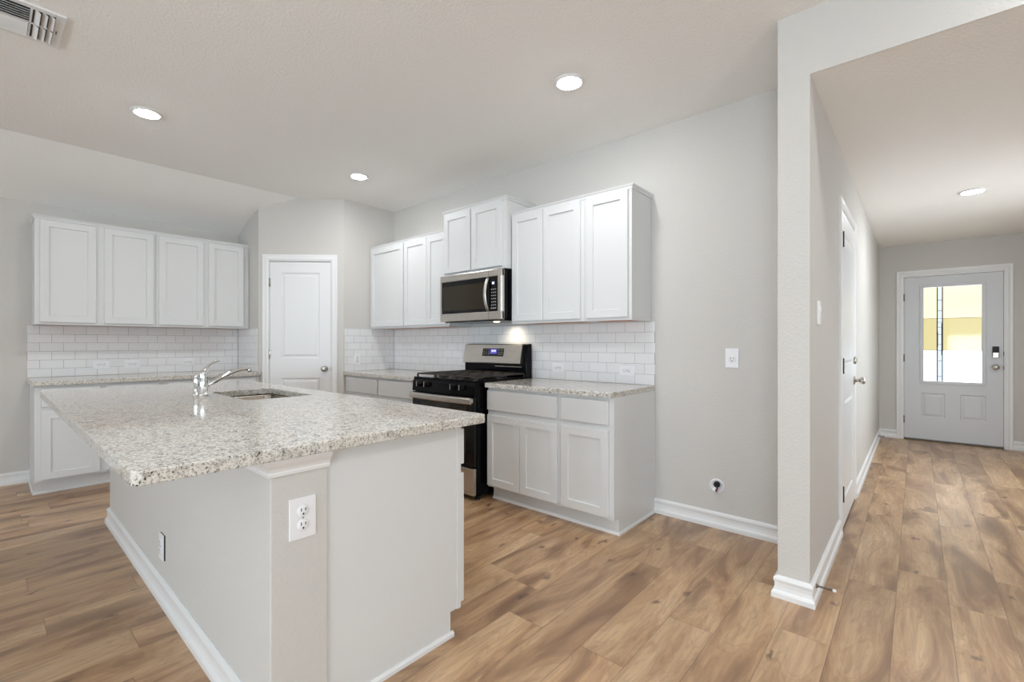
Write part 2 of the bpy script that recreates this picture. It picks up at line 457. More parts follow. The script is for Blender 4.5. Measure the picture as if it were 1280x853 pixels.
# diagonal pantry wall with its door opening (local x runs along it)
DL = .8811; O0, O1, OZ = .100, .762, 2.085
d = MB()
d.prism([(0, 0), (O0, 0), (O0, T), (.0497, T)], 2, 0, HC + .04)
d.prism([(O1, 0), (DL, 0), (DL - .0497, T), (O1, T)], 2, 0, HC + .04)
d.box(O0, O1, 0, T, OZ, HC + .04)
struct('wall_pantry_diagonal', d, m_wall, 'diagonal greige wall around the pantry door', 'wall', (XS, YS, 0), R(45))
# partition whose end forms the column, with the hall door opening
HD0, HD1, HDZ = 3.622, 4.447, 2.075
h = MB()
h.box(XK, XH, YK, HD0, 0, HC + .04); h.box(XK, XH, HD1, YE + T, 0, HC + .04); h.box(XK, XH, HD0, HD1, HDZ, HC + .04)
struct('wall_hall_left', h, m_wall, 'partition whose end stands as a column beside the hall opening', 'wall')
h = MB(); h.prism([(YK, HH), (YK + .004, HH), (YK + .004, HH + .05), (YK + .13, HH + .05), (YK + .13, HC + .04), (YK, HC + .04)], 0, XH, XHR); h.box(XHR, XRW + T, YK, YK + .13, 0, HC + .04)
struct('wall_header', h, m_wall, 'greige header over the opening to the entry hall', 'wall')
FD0, FD1, FDZ = -.143, .760, 2.05
h = MB(); h.box(XH, FD0, YE, YE + T, 0, HH + .2); h.box(FD1, XHR + T, YE, YE + T, 0, HH + .2); h.box(FD0, FD1, YE, YE + T, FDZ, HH + .2)
struct('wall_hall_end', h, m_wall, 'greige wall around the front door', 'wall')
h = MB(); h.box(XHR, XHR + T, YK + .13, 4.5, 0, HC); h.box(XHR, XHR + T, 6.1, YE, 0, HC); h.box(XHR, XHR + T, 4.5, 6.1, 0, .6); h.box(XHR, XHR + T, 4.5, 6.1, 2.1, HC)  # window gap added here to let the hall fill lamp in
struct('wall_hall_right', h, m_wall, 'right wall of the entry hall', 'wall')
# living room behind the camera: unseen windows and patio opening added to let fill light in
h = MB()
wins = [(-4.9, -3.1), (-2.1, -.3), (.7, 2.5)]
xs = [XB] + [v for w_ in wins for v in w_] + [XRW]
for a_, b_ in zip(xs[::2], xs[1::2]): h.box(a_, b_, YB - T, YB, 0, HC + .04)
for a_, b_ in wins:
    h.box(a_, b_, YB - T, YB, 0, .6); h.box(a_, b_, YB - T, YB, 2.3, HC + .04)
struct('wall_front', h, m_wall, 'living room wall with three added windows behind the viewer', 'wall')
for k, (a_, b_) in enumerate(wins):
    f = MB()
    for q in ((a_, a_ + .05, .6, 2.3), (b_ - .05, b_, .6, 2.3), (a_ + .05, b_ - .05, .6, .65), (a_ + .05, b_ - .05, 2.25, 2.3), (a_ + .05, b_ - .05, 1.43, 1.47)):
        f.box(q[0], q[1], YB - .09, YB - .03, q[2], q[3], .003)
    fo = struct(f'window_{k+1}', f, m_trim, ('left', 'middle', 'right')[k] + ' added window in the unseen living room wall', 'window')
    MB().box(a_ + .05, b_ - .05, YB - .063, YB - .057, .65, 2.25).done('pane', m_clear, fo)
h = MB(); h.box(XRW, XRW + T, YB - T, -2.9, 0, HC + .04); h.box(XRW, XRW + T, -.3, YK, 0, HC + .04); h.box(XRW, XRW + T, -2.9, -.3, 2.2, HC + .04)
struct('wall_right', h, m_wall, 'living room wall with an added patio opening', 'wall')

# baseboards
BB = [(0, 0), (.024, 0), (.024, .022), (.021, .030), (.0145, .036), (.0115, .052), (.0115, .070), (.0150, .078), (.0165, .086), (.0145, .093), (.008, .098), (.004, .102), (0, .102)]
def baseboard(name, path, label, side=1):
    struct(name, MB().sweep(BB, path, side), m_trim, label, 'baseboard')
baseboard('baseboard_back', [(-1.40, W), (XK, W)], 'white baseboard along the range wall right of the cabinets')
baseboard('baseboard_left', [(XB, YB), (XB, .272)], 'white baseboard on the left wall up to the base cabinet')
baseboard('baseboard_column', [(XK, W - .03), (XK, YK), (XH, YK), (XH, 3.556)], 'white baseboard wrapped around the column foot')
baseboard('baseboard_hall_left', [(XH, 4.515), (XH, YE), (-.193, YE)], 'white baseboard along the hall wall beyond the side door')
baseboard('baseboard_hall_end', [(.811, YE), (XHR, YE)], 'white baseboard right of the front door')

# ------------------------------------------------------------------ doors
CAS = [(0, 0), (.066, 0), (.066, .011), (.058, .016), (.040, .013), (.022, .017), (.010, .014), (0, .010)]
def casing(x0, x1, zt, par, y=0):
    """flat moulded architrave around the opening x0..x1, top zt; lies on the wall face y, projecting to -y"""
    m = MB(); b = bmesh.new()
    path = [(x0, 0, (-1, 0)), (x0, zt, (-1, 1)), (x1, zt, (1, 1)), (x1, 0, (1, 0))]
    rings = [[b.verts.new((px + n_[0]*o, y - t_, pz + n_[1]*o)) for o, t_ in CAS] for px, pz, n_ in path]
    n = len(CAS)
    for A, B in zip(rings, rings[1:]):
        for k in range(n): b.faces.new((A[k], A[(k+1) % n], B[(k+1) % n], B[k]))
    b.faces.new(rings[0]); b.faces.new(rings[-1])
    bmesh.ops.recalc_face_normals(b, faces=b.faces[:])
    m._merge(b)
    return m.done('door_casing', m_trim, par)
def jamb(x0, x1, zt, par, d0, d1, th=.012, stop=.042):
    m = MB(); m.box(x0, x0 + th, d0, d1, 0, zt); m.box(x1 - th, x1, d0, d1, 0, zt); m.box(x0 + th, x1 - th, d0, d1, zt - th, zt)
    ys = stop
    m.box(x0 + th, x0 + th + .014, ys, d1, 0, zt - th); m.box(x1 - th - .014, x1 - th, ys, d1, 0, zt - th); m.box(x0 + th + .014, x1 - th - .014, ys, d1, zt - th - .014, zt - th)
    return m.done('door_jamb', m_trim, par)
def knob_mb(x, y, z):
    return MB().lathe([(.031, 0), (.031, .006), (.014, .009), (.011, .03), (.018, .036), (.027, .046), (.028, .058), (.022, .066), (0, .068)], (x, y, z), (0, -1, 0), 28)
def hinge(x, y, z, par, mat=None, w=.018, hh=.09):
    m = MB(); m.box(x - w/2, x + w/2, y - .004, y, z - hh/2, z + hh/2, .001)
    m.lathe([(.006, -hh/2), (.006, hh/2)], (x, y - .006, z), (0, 0, 1), 10)
    return m.done('hinge', mat or m_brass, par)

# pantry door
t = thing('door_1', 'white two-panel pantry door set in the diagonal corner wall', 'door', (XS, YS, 0), R(45), kind='structure')
casing(O0 + .008, O1 - .008, OZ - .006, t); jamb(O0, O1, OZ, t, 0, T)
lf = MB(); w_ = O1 - O0 - .03
lf.panelled(w_, OZ - .016, .035, [(.115, .115 + .40, 1.045, 1.955), (.115, .515, .16, .835)], z0=.012)
lf = lf.done('door_leaf', m_door, t, (O0 + .015, .040, 0))
knob_mb(.688, .006, .932).done('door_knob', m_nickel, t, smooth=True)
for hz in (.25, 1.09, 1.85): hinge(O0 + .014, .004, hz, t, m_nickel)
MB().box(O1 - .0145, O1 - .0125, -.004, .010, .905, .955).done('strike_plate', m_brass, t)

# hall side door (local x runs along +Y, front faces the hall)
t = thing('door_2', 'white side door in the hall wall with dark hinges and knob', 'door', (XH, HD0, 0), R(90), kind='structure')
ow = HD1 - HD0
casing(.006, ow - .006, HDZ - .006, t); jamb(0, ow, HDZ, t, -.006, XH - XK, stop=.026)
lf = MB().panelled(ow - .03, HDZ - .016, .035, [(.13, ow - .16, 1.05, 1.93), (.13, ow - .16, .18, .84)], z0=.018)
lf.done('door_leaf', m_door, t, (.015, .024, 0))
knob_mb(ow - .075, -.011, .925).done('door_knob', m_nickel, t, smooth=True)
MB().lathe([(.028, 0), (.028, .008), (.024, .014), (0, .014)], (ow - .075, -.011, 1.075), (0, -1, 0)).box(ow - .080, ow - .070, -.043, -.025, 1.06, 1.09, .002).done('deadbolt', m_nickel, t)
for hz in (.24, 1.06, 1.87): hinge(.0160, -.010, hz, t, m_hinge, .030, .1)
MB().box(.013, ow - .013, -.012, XH - XK, 0, .015, .003).done('threshold', m_wood_thr, t)

# front door
t = thing('door_3', 'front door with art glass pane at the end of the hall', 'door', (FD0, YE, 0), 0, kind='structure')
ow = FD1 - FD0
casing(.012, ow - .012, FDZ - .004, t); jamb(0, ow, FDZ, t, 0, T, .020, .052)
lw = ow - .046
GX0, GX1, GZ0, GZ1 = .182, .684, .742, 1.888     # glass in leaf coordinates
lf = MB().panelled(lw, FDZ - .024, .045, [(.160, .375, .292, .592), (.505, .720, .292, .592)], [(GX0 - .012, GX1 + .012, GZ0 - .012, GZ1 + .012)], z0=.022)
lf = lf.done('door_leaf', m_front, t, (.023, .050, 0))
f = MB()
for a_, b_, c_, d_ in ((GX0 - .035, GX1 + .035, GZ0 - .035, GZ0), (GX0 - .035, GX1 + .035, GZ1, GZ1 + .035), (GX0 - .035, GX0, GZ0, GZ1), (GX1, GX1 + .035, GZ0, GZ1)):
    f.box(a_, b_, -.056, -.040, c_, d_, .004)
gf = f.done('glass_frame', m_front, lf)
zb1, zb2 = 1.118, 1.507; SX0, SX1 = .305, .352
for (za, zb_, mt, nm) in ((GZ0, zb1, m_clear, 'clear glass band'), (zb1, zb2, m_amber, 'amber glass band'), (zb2, GZ1, m_cream, 'cream glass band')):
    g = MB(); g.box(GX0 - .004, SX0, -.026, -.020, za, zb_); g.box(SX1, GX1 + .004, -.026, -.020, za, zb_)
    g = g.done('glass_pane', mt, lf); g['label'] = nm
g = MB()
rz = random.Random(4); z = GZ0
g.box(SX0, SX1, -.026, -.020, GZ0, GZ1)
g = g.done('glass_pane', m_bevel, lf); g['label'] = 'narrow clear bevelled glass strip'
cm = MB()
for xx in (SX0, SX1): cm.box(xx - .005, xx + .005, -.030, -.018, GZ0, GZ1)
for zz in (zb1, zb2): cm.box(GX0, GX1, -.030, -.018, zz - .002, zz + .002)
for zz in (.80, .99, 1.19, 1.31, 1.40, 1.46, 1.60, 1.73): cm.box(SX0, SX1, -.030, -.018, zz - .002, zz + .002)
cm.box(SX1 - .010, SX1 - .003, -.029, -.019, 1.06, 1.45); cm.box(SX0 + .003, SX0 + .008, -.029, -.019, 1.16, 1.34)
cm.done('lead_came', m_gasket, lf)
dk = MB().box(lw - .090, lw - .034, -.068, -.045, 1.035, 1.170, .008).done('keypad_lock', m_nickel, lf)
MB().box(lw - .088, lw - .036, -.0705, -.066, 1.095, 1.167, .002).done('keypad', m_dark, dk)
knob_mb(lw - .062, -.045, .930).done('door_knob', m_nickel, lf, smooth=True)
for hz in (.25, 1.02, 1.78): hinge(.021, .008, hz, t, m_brass, .014)
m_ = MB(); m_.box(ow - .024, ow - .019, -.004, .012, .90, .95); m_.box(ow - .024, ow - .019, -.004, .012, 1.06, 1.11)
m_.done('strike_plate', m_dark, t)
MB().box(.02, ow - .02, -.018, T, 0, .018, .003).done('threshold', m_wood_thr, t)

# ------------------------------------------------------------------ cabinets
def crown_mb(w, d, left=True, right=True):
    """small stepped moulding around the cabinet head (local, top of the cabinet at z=0)"""
    pr = [(0, -.030), (.006, -.030), (.008, -.016), (.016, -.006), (.016, 0), (0, 0)]
    p = [(0, -d), (w, -d)]
    if left: p = [(0, -.002)] + p
    if right: p = p + [(w, -.002)]
    return MB().sweep(pr, p, 1)
def upper(label, loc, rot, w, h, d, doors, left=False, right=False, zr=.02, zt=.035):
    t = thing('upper_cabinet', label, 'cabinet', loc, rot, 'white wall cabinets')
    b = MB(); b.box(.0006, .018, -d + .0194, -.002, 0, h); b.box(w - .018, w - .0006, -d + .0194, -.002, 0, h)
    b.box(.018, w - .018, -.012, -.002, .001, h - .018); b.box(.018, w - .018, -d + .0194, -.002, h - .018, h)
    fe = [0] + [v for q in doors for v in q] + [w]
    b.box(.001, w - .001, -d + .0005, -d + .0185, .0005, .04); b.box(.001, w - .001, -d + .0005, -d + .0185, h - .06, h - .0005)
    for a_, c_ in zip(fe[::2], fe[1::2]):
        b.box(max(0, a_ - .02), min(w, c_ + .02), -d, -d + .019, 0, h, .001)
    b.done('cabinet_body', m_cab, t)
    MB().box(.0182, w - .0182, -d + .0196, -.0122, .006, .020).done('underside_panel', m_ply, t)
    for a_, c_ in doors:
        MB().shaker(a_, c_, zr, h - zt, -d).done('cabinet_door', m_cab, t)
    c = crown_mb(w, d, left, right).done('crown_molding', m_cab, t); c.location = (0, 0, h)
    return t
ZU, HU = 1.363, .912
upper('single-door white wall cabinet in the corner beside the pantry', (XC + .001, W, ZU), 0, .628, HU, .302, [(.020, .617)])
upper('two-door white wall cabinet directly left of the microwave', (-3.953, W, ZU), 0, .688, HU, .302, [(.006, .369), (.373, .666)])
upper('short raised white wall cabinet above the microwave', (-3.2635, W, 1.8195), 0, .764, .590, .365, [(.012, .358), (.372, .726)], True, True)
upper('two-door white wall cabinet directly right of the microwave', (-2.4955, W, ZU), 0, .696, HU, .302, [(.018, .332), (.336, .668)])
upper('single-door white wall cabinet at the free right end above the short counter', (-1.798, W, ZU), 0, .368, HU, .302, [(.022, .346)], False, True)
upper('two-door white wall cabinet at the outer end of the left wall', (XB, .275, ZU), R(90), .818, HU, .320, [(.030, .385), (.440, .800)], True, False)
upper('two-door white wall cabinet on the left wall beside the pantry corner', (XB, 1.095, ZU), R(90), .823, HU, .320, [(.019, .393), (.437, .770)])

def base(label, loc, rot, w, doors, drawers, right=False, left=False, d=.605):
    t = thing('base_cabinet', label, 'cabinet', loc, rot, 'white base cabinets')
    H = ZC - .036; ty = -.5415
    side = [(-.002, 0), (ty, 0), (ty, .105), (-d + .0194, .105), (-d + .0194, H), (-.002, H)]
    b = MB(); b.prism(side, 0, .0006, .018); b.prism(side, 0, w - .018, w - .0006)
    b.box(.018, w - .018, -.012, -.002, 0, H); b.box(.018, w - .018, -d + .0194, -.012, .106, .123)
    fe = [0] + [v for q in doors for v in q] + [w]
    for za, zb_ in ((.1055, .135), (H - .045, H - .0005), (.645, .705)): b.box(.001, w - .001, -d + .0005, -d + .0185, za, zb_)
    for a_, c_ in zip(fe[::2], fe[1::2]): b.box(max(0, a_ - .02), min(w, c_ + .02), -d, -d + .019, .105, H, .001)
    b.done('cabinet_body', m_cab, t)
    MB().box(0, w, ty - .0015, ty - .0002, 0, .104).done('toe_kick', m_cab, t)
    sh = [(0, 0), (.010, 0), (.010, .012), (.004, .020), (0, .020)]
    pth = [(0, ty - .0016), (w, ty - .0016)]
    if left: pth = [(0, -.003)] + pth
    if right: pth = pth + [(w, -.003)]
    MB().sweep(sh, pth).done('shoe_molding', m_trim, t)
    for a_, c_ in doors: MB().shaker(a_, c_, .120, .660, -d).done('cabinet_door', m_cab, t)
    for a_, c_ in drawers: MB().box(a_, c_, -d - .02, -d, .697, .846, .003).done('drawer_front', m_cab, t)
    return t
base('two-door white base cabinet right of the range under one wide drawer', (-2.473, W, 0), 0, .675, [(.006, .329), (.333, .657)], [(.006, .657)])
base('single-door white base cabinet at the free right end of the range wall', (-1.7975, W, 0), 0, .399, [(.014, .367)], [(.014, .367)], right=True)
base('single-drawer white base cabinet in the corner beside the pantry wall', (XC + .001, W, 0), 0, .622, [(.022, .608)], [(.022, .608)])
base('white base cabinet with drawer directly left of the range', (-3.960, W, 0), 0, .692, [(.018, .342), (.346, .672)], [(.018, .672)])
base('white base cabinet at the outer end of the left wall', (XB, .260, 0), R(90), .830, [(.037, .388), (.425, .795)], [(.037, .388), (.425, .795)], left=True)
base('white base cabinet on the left wall beside the pantry corner', (XB, 1.091, 0), R(90), .830, [(.035, .400), (.440, .790)], [(.035, .400), (.440, .790)])

# ------------------------------------------------------------------ countertops
def counter(poly, z0, z1, hole=None, bev=.004, rad=.012):
    """slab with eased top edge; poly counter-clockwise; hole a rounded rectangle (x0,x1,y0,y1)"""
    def rounded(pts, r, n=5):
        out = []
        for i in range(len(pts)):
            p0, p, p1 = Vector(pts[i-1]), Vector(pts[i]), Vector(pts[(i+1) % len(pts)])
            a = (p0-p).normalized(); c_ = (p1-p).normalized()
            ce = p + (a+c_)*r
            for k in range(n+1):
                th = k/n*math.pi/2
                out.append(ce - c_*r*math.cos(th) - a*r*math.sin(th))
        return out
    def inset(pts, dd):
        cx = sum(p.x for p in pts)/len(pts); cy = sum(p.y for p in pts)/len(pts)
        hx = max(p.x for p in pts)-cx; hy = max(p.y for p in pts)-cy
        return [Vector((cx+(p.x-cx)*(hx-dd)/hx, cy+(p.y-cy)*(hy-dd)/hy)) for p in pts]
    b = bmesh.new(); out = rounded(poly, rad)
    def loop(pts, z): return [b.verts.new((p.x, p.y, z)) for p in pts]
    def band(A, B):
        n = len(A)
        for k in range(n): b.faces.new((A[k], A[(k+1) % n], B[(k+1) % n], B[k]))
    L = [loop(inset(out, bev), z1), loop(inset(out, bev*.3), z1 - bev*.3), loop(out, z1 - bev), loop(out, z0 + bev*.5), loop(inset(out, bev*.5), z0)]
    for A, B in zip(L, L[1:]): band(A, B)
    if hole:
        x0, x1, y0, y1 = hole
        hp = rounded([(x0, y0), (x1, y0), (x1, y1), (x0, y1)], .025)
        ht, hb = loop(inset(hp, -.003), z1), loop(hp, z1 - .003); h2 = loop(hp, z0)
        band(ht, hb); band(hb, h2)
        for A, B in ((L[0], ht), (L[-1], h2)):
            es = []
            for q in (A, B):
                for k in range(len(q)): es.append(b.edges.get((q[k], q[(k+1) % len(q)])))
            bmesh.ops.triangle_fill(b, edges=es, use_beauty=True)
    else:
        b.faces.new(L[0]); b.faces.new(L[-1])
    bmesh.ops.recalc_face_normals(b, faces=b.faces[:])
    m = MB(); m._merge(b); return m
z0c = ZC - .036
o = counter([(-2.476, W - .647), (-1.397, W - .647), (-1.397, W - .001), (-2.476, W - .001)], z0c + .0005, ZC).done('countertop', m_granite)
tag(o, 'speckled granite countertop right of the range', 'countertop', 'granite countertops')
o = counter([(XC + .001, W - .647), (-3.266, W - .647), (-3.266, W - .001), (XC + .001, W - .001)], z0c + .0005, ZC).done('countertop', m_granite)
tag(o, 'speckled granite countertop between pantry wall and range', 'countertop', 'granite countertops')
o = counter([(XB + .001, .243), (XB + .647, .243), (XB + .647, YS - .001), (XB + .001, YS - .001)], z0c + .0005, ZC).done('countertop', m_granite)
tag(o, 'speckled granite countertop along the left wall', 'countertop', 'granite countertops')
SK = (-3.268, -2.645, .925, 1.282)
o = counter([(-4.098, .228), (-1.372, .228), (-1.372, 1.424), (-4.098, 1.424)], z0c + .0005, ZC, SK, rad=.022).done('countertop', m_granite)
tag(o, 'large speckled granite island countertop with the sink cutout', 'countertop', 'granite countertops')

# backsplashes: local x along the wall, local z up from the counter
def splash(loc, rot, w, h, shift, label):
    o = MB().box(0, w, -.008, -.0002, .0005, h, .001).done('tile_backsplash', make_tile('white_subway_tile', shift), None, loc, rot)
    tag(o, label, 'backsplash', 'white subway tile backsplashes')
ZS = ZC
splash((XC + .012, W, ZS), 0, -1.400 - XC - .012, .459, -(-1.400 - XC - .012), 'white subway tile backsplash behind the range')
splash((XC, YD + .012, ZS), R(90), W - YD - .023, .459, -(W - YD - .023) + .05, 'white subway tile backsplash on the short pantry side wall')
splash((XB, .2452, ZS), R(90), YS - .2452 - .011, .459, 0, 'white subway tile backsplash on the left wall')
splash((XB + .012, YS, ZS), 0, XS - XB - .031, .459, .04, 'white subway tile backsplash on the return wall left of the pantry door')

# ------------------------------------------------------------------ island
t = thing('kitchen_island', 'large white kitchen island base with textured end post and panel', 'island', (-2.74, .85, 0))
ox, oy = -2.74, .85
def L(mb):          # world-space builder to island-local
    bmesh.ops.translate(mb.bm, verts=mb.bm.verts[:], vec=(-ox, -oy, 0)); return mb
IX0, IX1, IY0, IY1 = -4.055, -1.425, .559, .738
ZI = z0c
L(MB().box(IX0, IX1, IY0, IY1, 0, ZI, .004)).done('knee_wall', m_wall, t)
xe = IX1 - .010
pan = [(IY1, 0), (1.272, 0), (1.272, .100), (1.306, .100), (1.306, ZI), (IY1, ZI)]
L(MB().prism(pan, 0, xe - .018, xe)).done('end_panel', m_cab, t)
L(MB().prism(pan, 0, IX0 + .01, IX0 + .028)).done('end_panel', m_cab, t)
b = MB(); fx0, fx1 = IX0 + .01, xe + .004
for za, zb_ in ((.0985, .135), (ZI - .05, ZI - .0005), (.645, .705)): b.box(fx0 + .001, fx1 - .001, 1.3075, 1.3262, za, zb_)
nb = 5; step = (fx1 - fx0) / nb
for k in range(nb + 1):
    xx = fx0 + k*step; b.box(max(fx0, xx - .022), min(fx1, xx + .022), 1.307, 1.327, .098, ZI, .001)
b.box(fx0 + .02, xe - .019, IY1, 1.306, .101, .118)
L(b).done('face_frame', m_cab, t)
for k in range(nb):
    a_, c_ = fx0 + k*step + .012, fx0 + (k+1)*step - .012
    if k == nb - 1: c_ = fx1 - .002
    mm = MB().shaker(-c_, -a_, .120, .660, 0); bmesh.ops.rotate(mm.bm, verts=mm.bm.verts[:], cent=(0, 0, 0), matrix=Matrix.Rotation(math.pi, 3, 'Z'))
    bmesh.ops.translate(mm.bm, verts=mm.bm.verts[:], vec=(0, 1.3275, 0)); L(mm).done('cabinet_door', m_cab, t)
    L(MB().box(a_, c_, 1.3275, 1.3475, .697, .846, .003)).done('drawer_front', m_cab, t)
L(MB().box(IX0 + .028, xe - .018, 1.257, 1.272, 0, .100)).done('toe_kick', m_cab, t)
sh = [(0, 0), (.012, 0), (.012, .014), (.005, .022), (0, .022)]
L(MB().sweep(sh, [(xe, IY1), (xe, 1.283)])).done('shoe_molding', m_trim, t)
L(MB().sweep(BB, [(IX0, IY1), (IX0, IY0), (IX1, IY0), (IX1, IY1)], 1)).done('baseboard', m_trim, t)
CR = [(0, -.058), (.008, -.058), (.010, -.048), (.009, -.044), (.014, -.034), (.024, -.022), (.030, -.010), (.030, -.001), (0, -.001)]
L(MB().sweep(CR, [(IX0, IY1), (IX0, IY0), (IX1, IY0), (IX1, IY1 + .001)], 1, ZI)).done('crown_molding', m_trim, t)

# sink and tap
t = thing('sink', 'stainless undermount sink bowl set in the island countertop', 'sink', ((SK[0]+SK[1])/2, (SK[2]+SK[3])/2, ZC - .24))
cx, cy = t.location.x, t.location.y
b = bmesh.new()
def rr(hx, hy, r, z, n=6):
    P = []
    for sx, sy, a0 in ((1, 1, 0), (-1, 1, 90), (-1, -1, 180), (1, -1, 270)):
        for k in range(n+1):
            a = R(a0 + 90*k/n); P.append(b.verts.new((sx*(hx-r) + r*math.cos(a), sy*(hy-r) + r*math.sin(a), z)))
    return P
hx, hy = (SK[1]-SK[0])/2 + .006, (SK[3]-SK[2])/2 + .006
rs = [rr(hx + .015, hy + .010, .03, .2035), rr(hx, hy, .04, .2035), rr(hx - .004, hy - .004, .04, .19), rr(hx - .014, hy - .014, .05, .04), rr(hx - .05, hy - .05, .05, .012), rr(.055, .055, .05, .004)]
for A, B in zip(rs, rs[1:]):
    for k in range(len(A)): b.faces.new((A[k], A[(k+1) % len(A)], B[(k+1) % len(A)], B[k]))
b.faces.new(rs[-1])
bmesh.ops.recalc_face_normals(b, faces=b.faces[:])
bmesh.ops.reverse_faces(b, faces=b.faces[:])
mm = MB(); mm._merge(b); mm.done('sink_bowl', m_sink, t, smooth=True)
MB().lathe([(.045, .004), (.045, .008), (.030, .006), (0, .006)]).done('drain', m_chrome, t)

FX, FY = -3.085, .842
t = thing('faucet', 'chrome single-lever kitchen faucet rising beside the island sink', 'faucet', (FX, FY, ZC))
m_ = MB(); m_.lathe([(.030, 0), (.030, .008), (.024, .013), (.023, .09), (.024, .098), (.023, .128), (.017, .146), (0, .150)], n=28)
m_.done('faucet_body', m_chrome, t, smooth=True)
m_ = MB(); P = [(0, .015, .055), (0, .05, .075), (0, .10, .104), (0, .15, .128), (0, .19, .142), (0, .225, .147), (0, .25, .146)]
m_.tube(P, [.012, .0115, .011, .0105, .0105, .012, .013], 14); m_.lathe([(.013, 0), (.013, .026), (0, .026)], (0, .246, .124), (0, 0, 1), 16)
m_.done('spout', m_chrome, t, smooth=True)
m_ = MB(); m_.tube([(0, 0, .140), (0, .012, .160), (0, .034, .180), (0, .058, .194), (0, .078, .200)], [.011, .009, .0075, .0085, .0095], 12, (1.3, .7))
m_.done('lever', m_chrome, t, smooth=True)
t = thing('side_sprayer', 'small chrome side sprayer standing next to the faucet', 'sprayer', (FX - .055, FY - .022, ZC))
MB().lathe([(.024, 0), (.024, .006), (.016, .012), (.014, .03), (.013, .05), (0, .05)], n=20).done('sprayer_base', m_chrome, t, smooth=True)
MB().lathe([(.012, .046), (.0155, .055), (.0165, .085), (.013, .103), (.016, .110), (.013, .117), (0, .117)], n=20).done('spray_head', m_chrome, t, smooth=True)

# ------------------------------------------------------------------ gas range
RX0, RX1 = -3.262, -2.502
rw = RX1 - RX0
t = thing('gas_range', 'black and stainless gas range between the two counters', 'range', (RX0, W, 0))
FR = -.70
b = MB(); b.box(0, rw, FR, -.03, .035, .905, .004)
b.done('range_body', m_black, t)
for fx in (.04, rw - .04):
    for fy in (FR + .05, -.09): MB().lathe([(.020, 0), (.020, .006), (.012, .010), (.012, .036)], (fx, fy, 0), n=14).done('leveling_foot', m_dark, t)
b = MB(); b.box(-.002, rw + .002, FR - .012, -.09, .905, .918, .004)
b.done('cooktop', m_black, t)
for px_, py_ in ((.17, -.52), (.17, -.24), (.59, -.52), (.59, -.24), (.38, -.38)):
    MB().lathe([(.050, .918), (.050, .924), (.034, .926), (.034, .934), (.028, .938), (0, .938)], (px_, py_, 0), n=22).done('burner', m_iron, t)
for k, (ga, gb) in enumerate(((.012, .252), (.256, .504), (.508, .748))):
    g = MB(); y0_, y1_ = FR + .012, -.105; zt, zb_ = .950, .938
    bw = .011
    for xx in (ga + bw/2, gb - bw/2): g.box(xx - bw/2, xx + bw/2, y0_, y1_, zb_, zt, .003)
    for yy in (y0_ + bw/2, (y0_ + y1_)/2, y1_ - bw/2): g.box(ga, gb, yy - bw/2, yy + bw/2, zb_, zt, .003)
    xm = (ga + gb)/2; g.box(xm - bw/2, xm + bw/2, y0_, y1_, zb_ + .001, zt - .0005, .003)
    for yy in ((y0_*3 + y1_)/4, (y0_ + y1_*3)/4): g.box(ga, gb, yy - bw/2, yy + bw/2, zb_ + .001, zt - .0005, .003)
    for xx in (ga + bw/2, gb - bw/2):
        for yy in (y0_ + bw/2, y1_ - bw/2): g.box(xx - .006, xx + .006, yy - .006, yy + .006, .918, zb_ + .002)
    g.done('grate', m_iron, t)
# front control panel, knobs, oven door, drawer
cp = MB().prism([(FR, .800), (FR - .030, .800), (FR - .024, .880), (FR - .012, .904), (FR, .904)], 0, 0, rw, .002).done('control_panel', m_black, t)
for kx in (.108, .205, .530, .632):
    kb = MB().lathe([(.025, 0), (.025, .006), (.021, .010), (.019, .030), (.017, .034), (0, .034)], (kx, FR - .026, .862), (0, -1, .06), 22).done('knob', m_black, cp)
    MB().box(kx - .0035, kx + .0035, FR - .070, FR - .057, .842, .885, .002).done('knob_grip', m_nickel, kb)
od = MB().box(.003, rw - .003, FR - .030, FR - .001, .262, .794, .004).done('oven_door', m_blackglass, t)
MB().box(.125, rw - .085, FR - .0315, FR - .0295, .36, .735, .0005).done('oven_window', m_winglass, od)
hp = [(x, FR - .062 - .020*math.sin(math.pi*(x - .006)/(rw - .012)), .768) for x in [.006 + (rw - .012)*k/14 for k in range(15)]]
hb_ = bmesh.new(); prev = None
for p_ in hp:
    q = [hb_.verts.new((p_[0], p_[1] + dy, p_[2] + dz)) for dy, dz in ((.008, -.024), (-.002, -.024), (-.008, -.016), (-.009, .012), (-.004, .022), (.008, .024))]
    if prev:
        for k in range(6): hb_.faces.new((prev[k], prev[(k+1) % 6], q[(k+1) % 6], q[k]))
    else: hb_.faces.new(q)
    prev = q
hb_.faces.new(prev); bmesh.ops.recalc_face_normals(hb_, faces=hb_.faces[:])
mm = MB(); mm._merge(hb_)
for xx in (.02, rw - .02): mm.box(xx - .012, xx + .012, FR - .066, FR - .029, .752, .784, .003)
mm.done('oven_handle', m_steel, od)
MB().box(.004, rw - .004, FR - .032, FR - .001, .045, .250, .004).done('storage_drawer', m_steel, t)
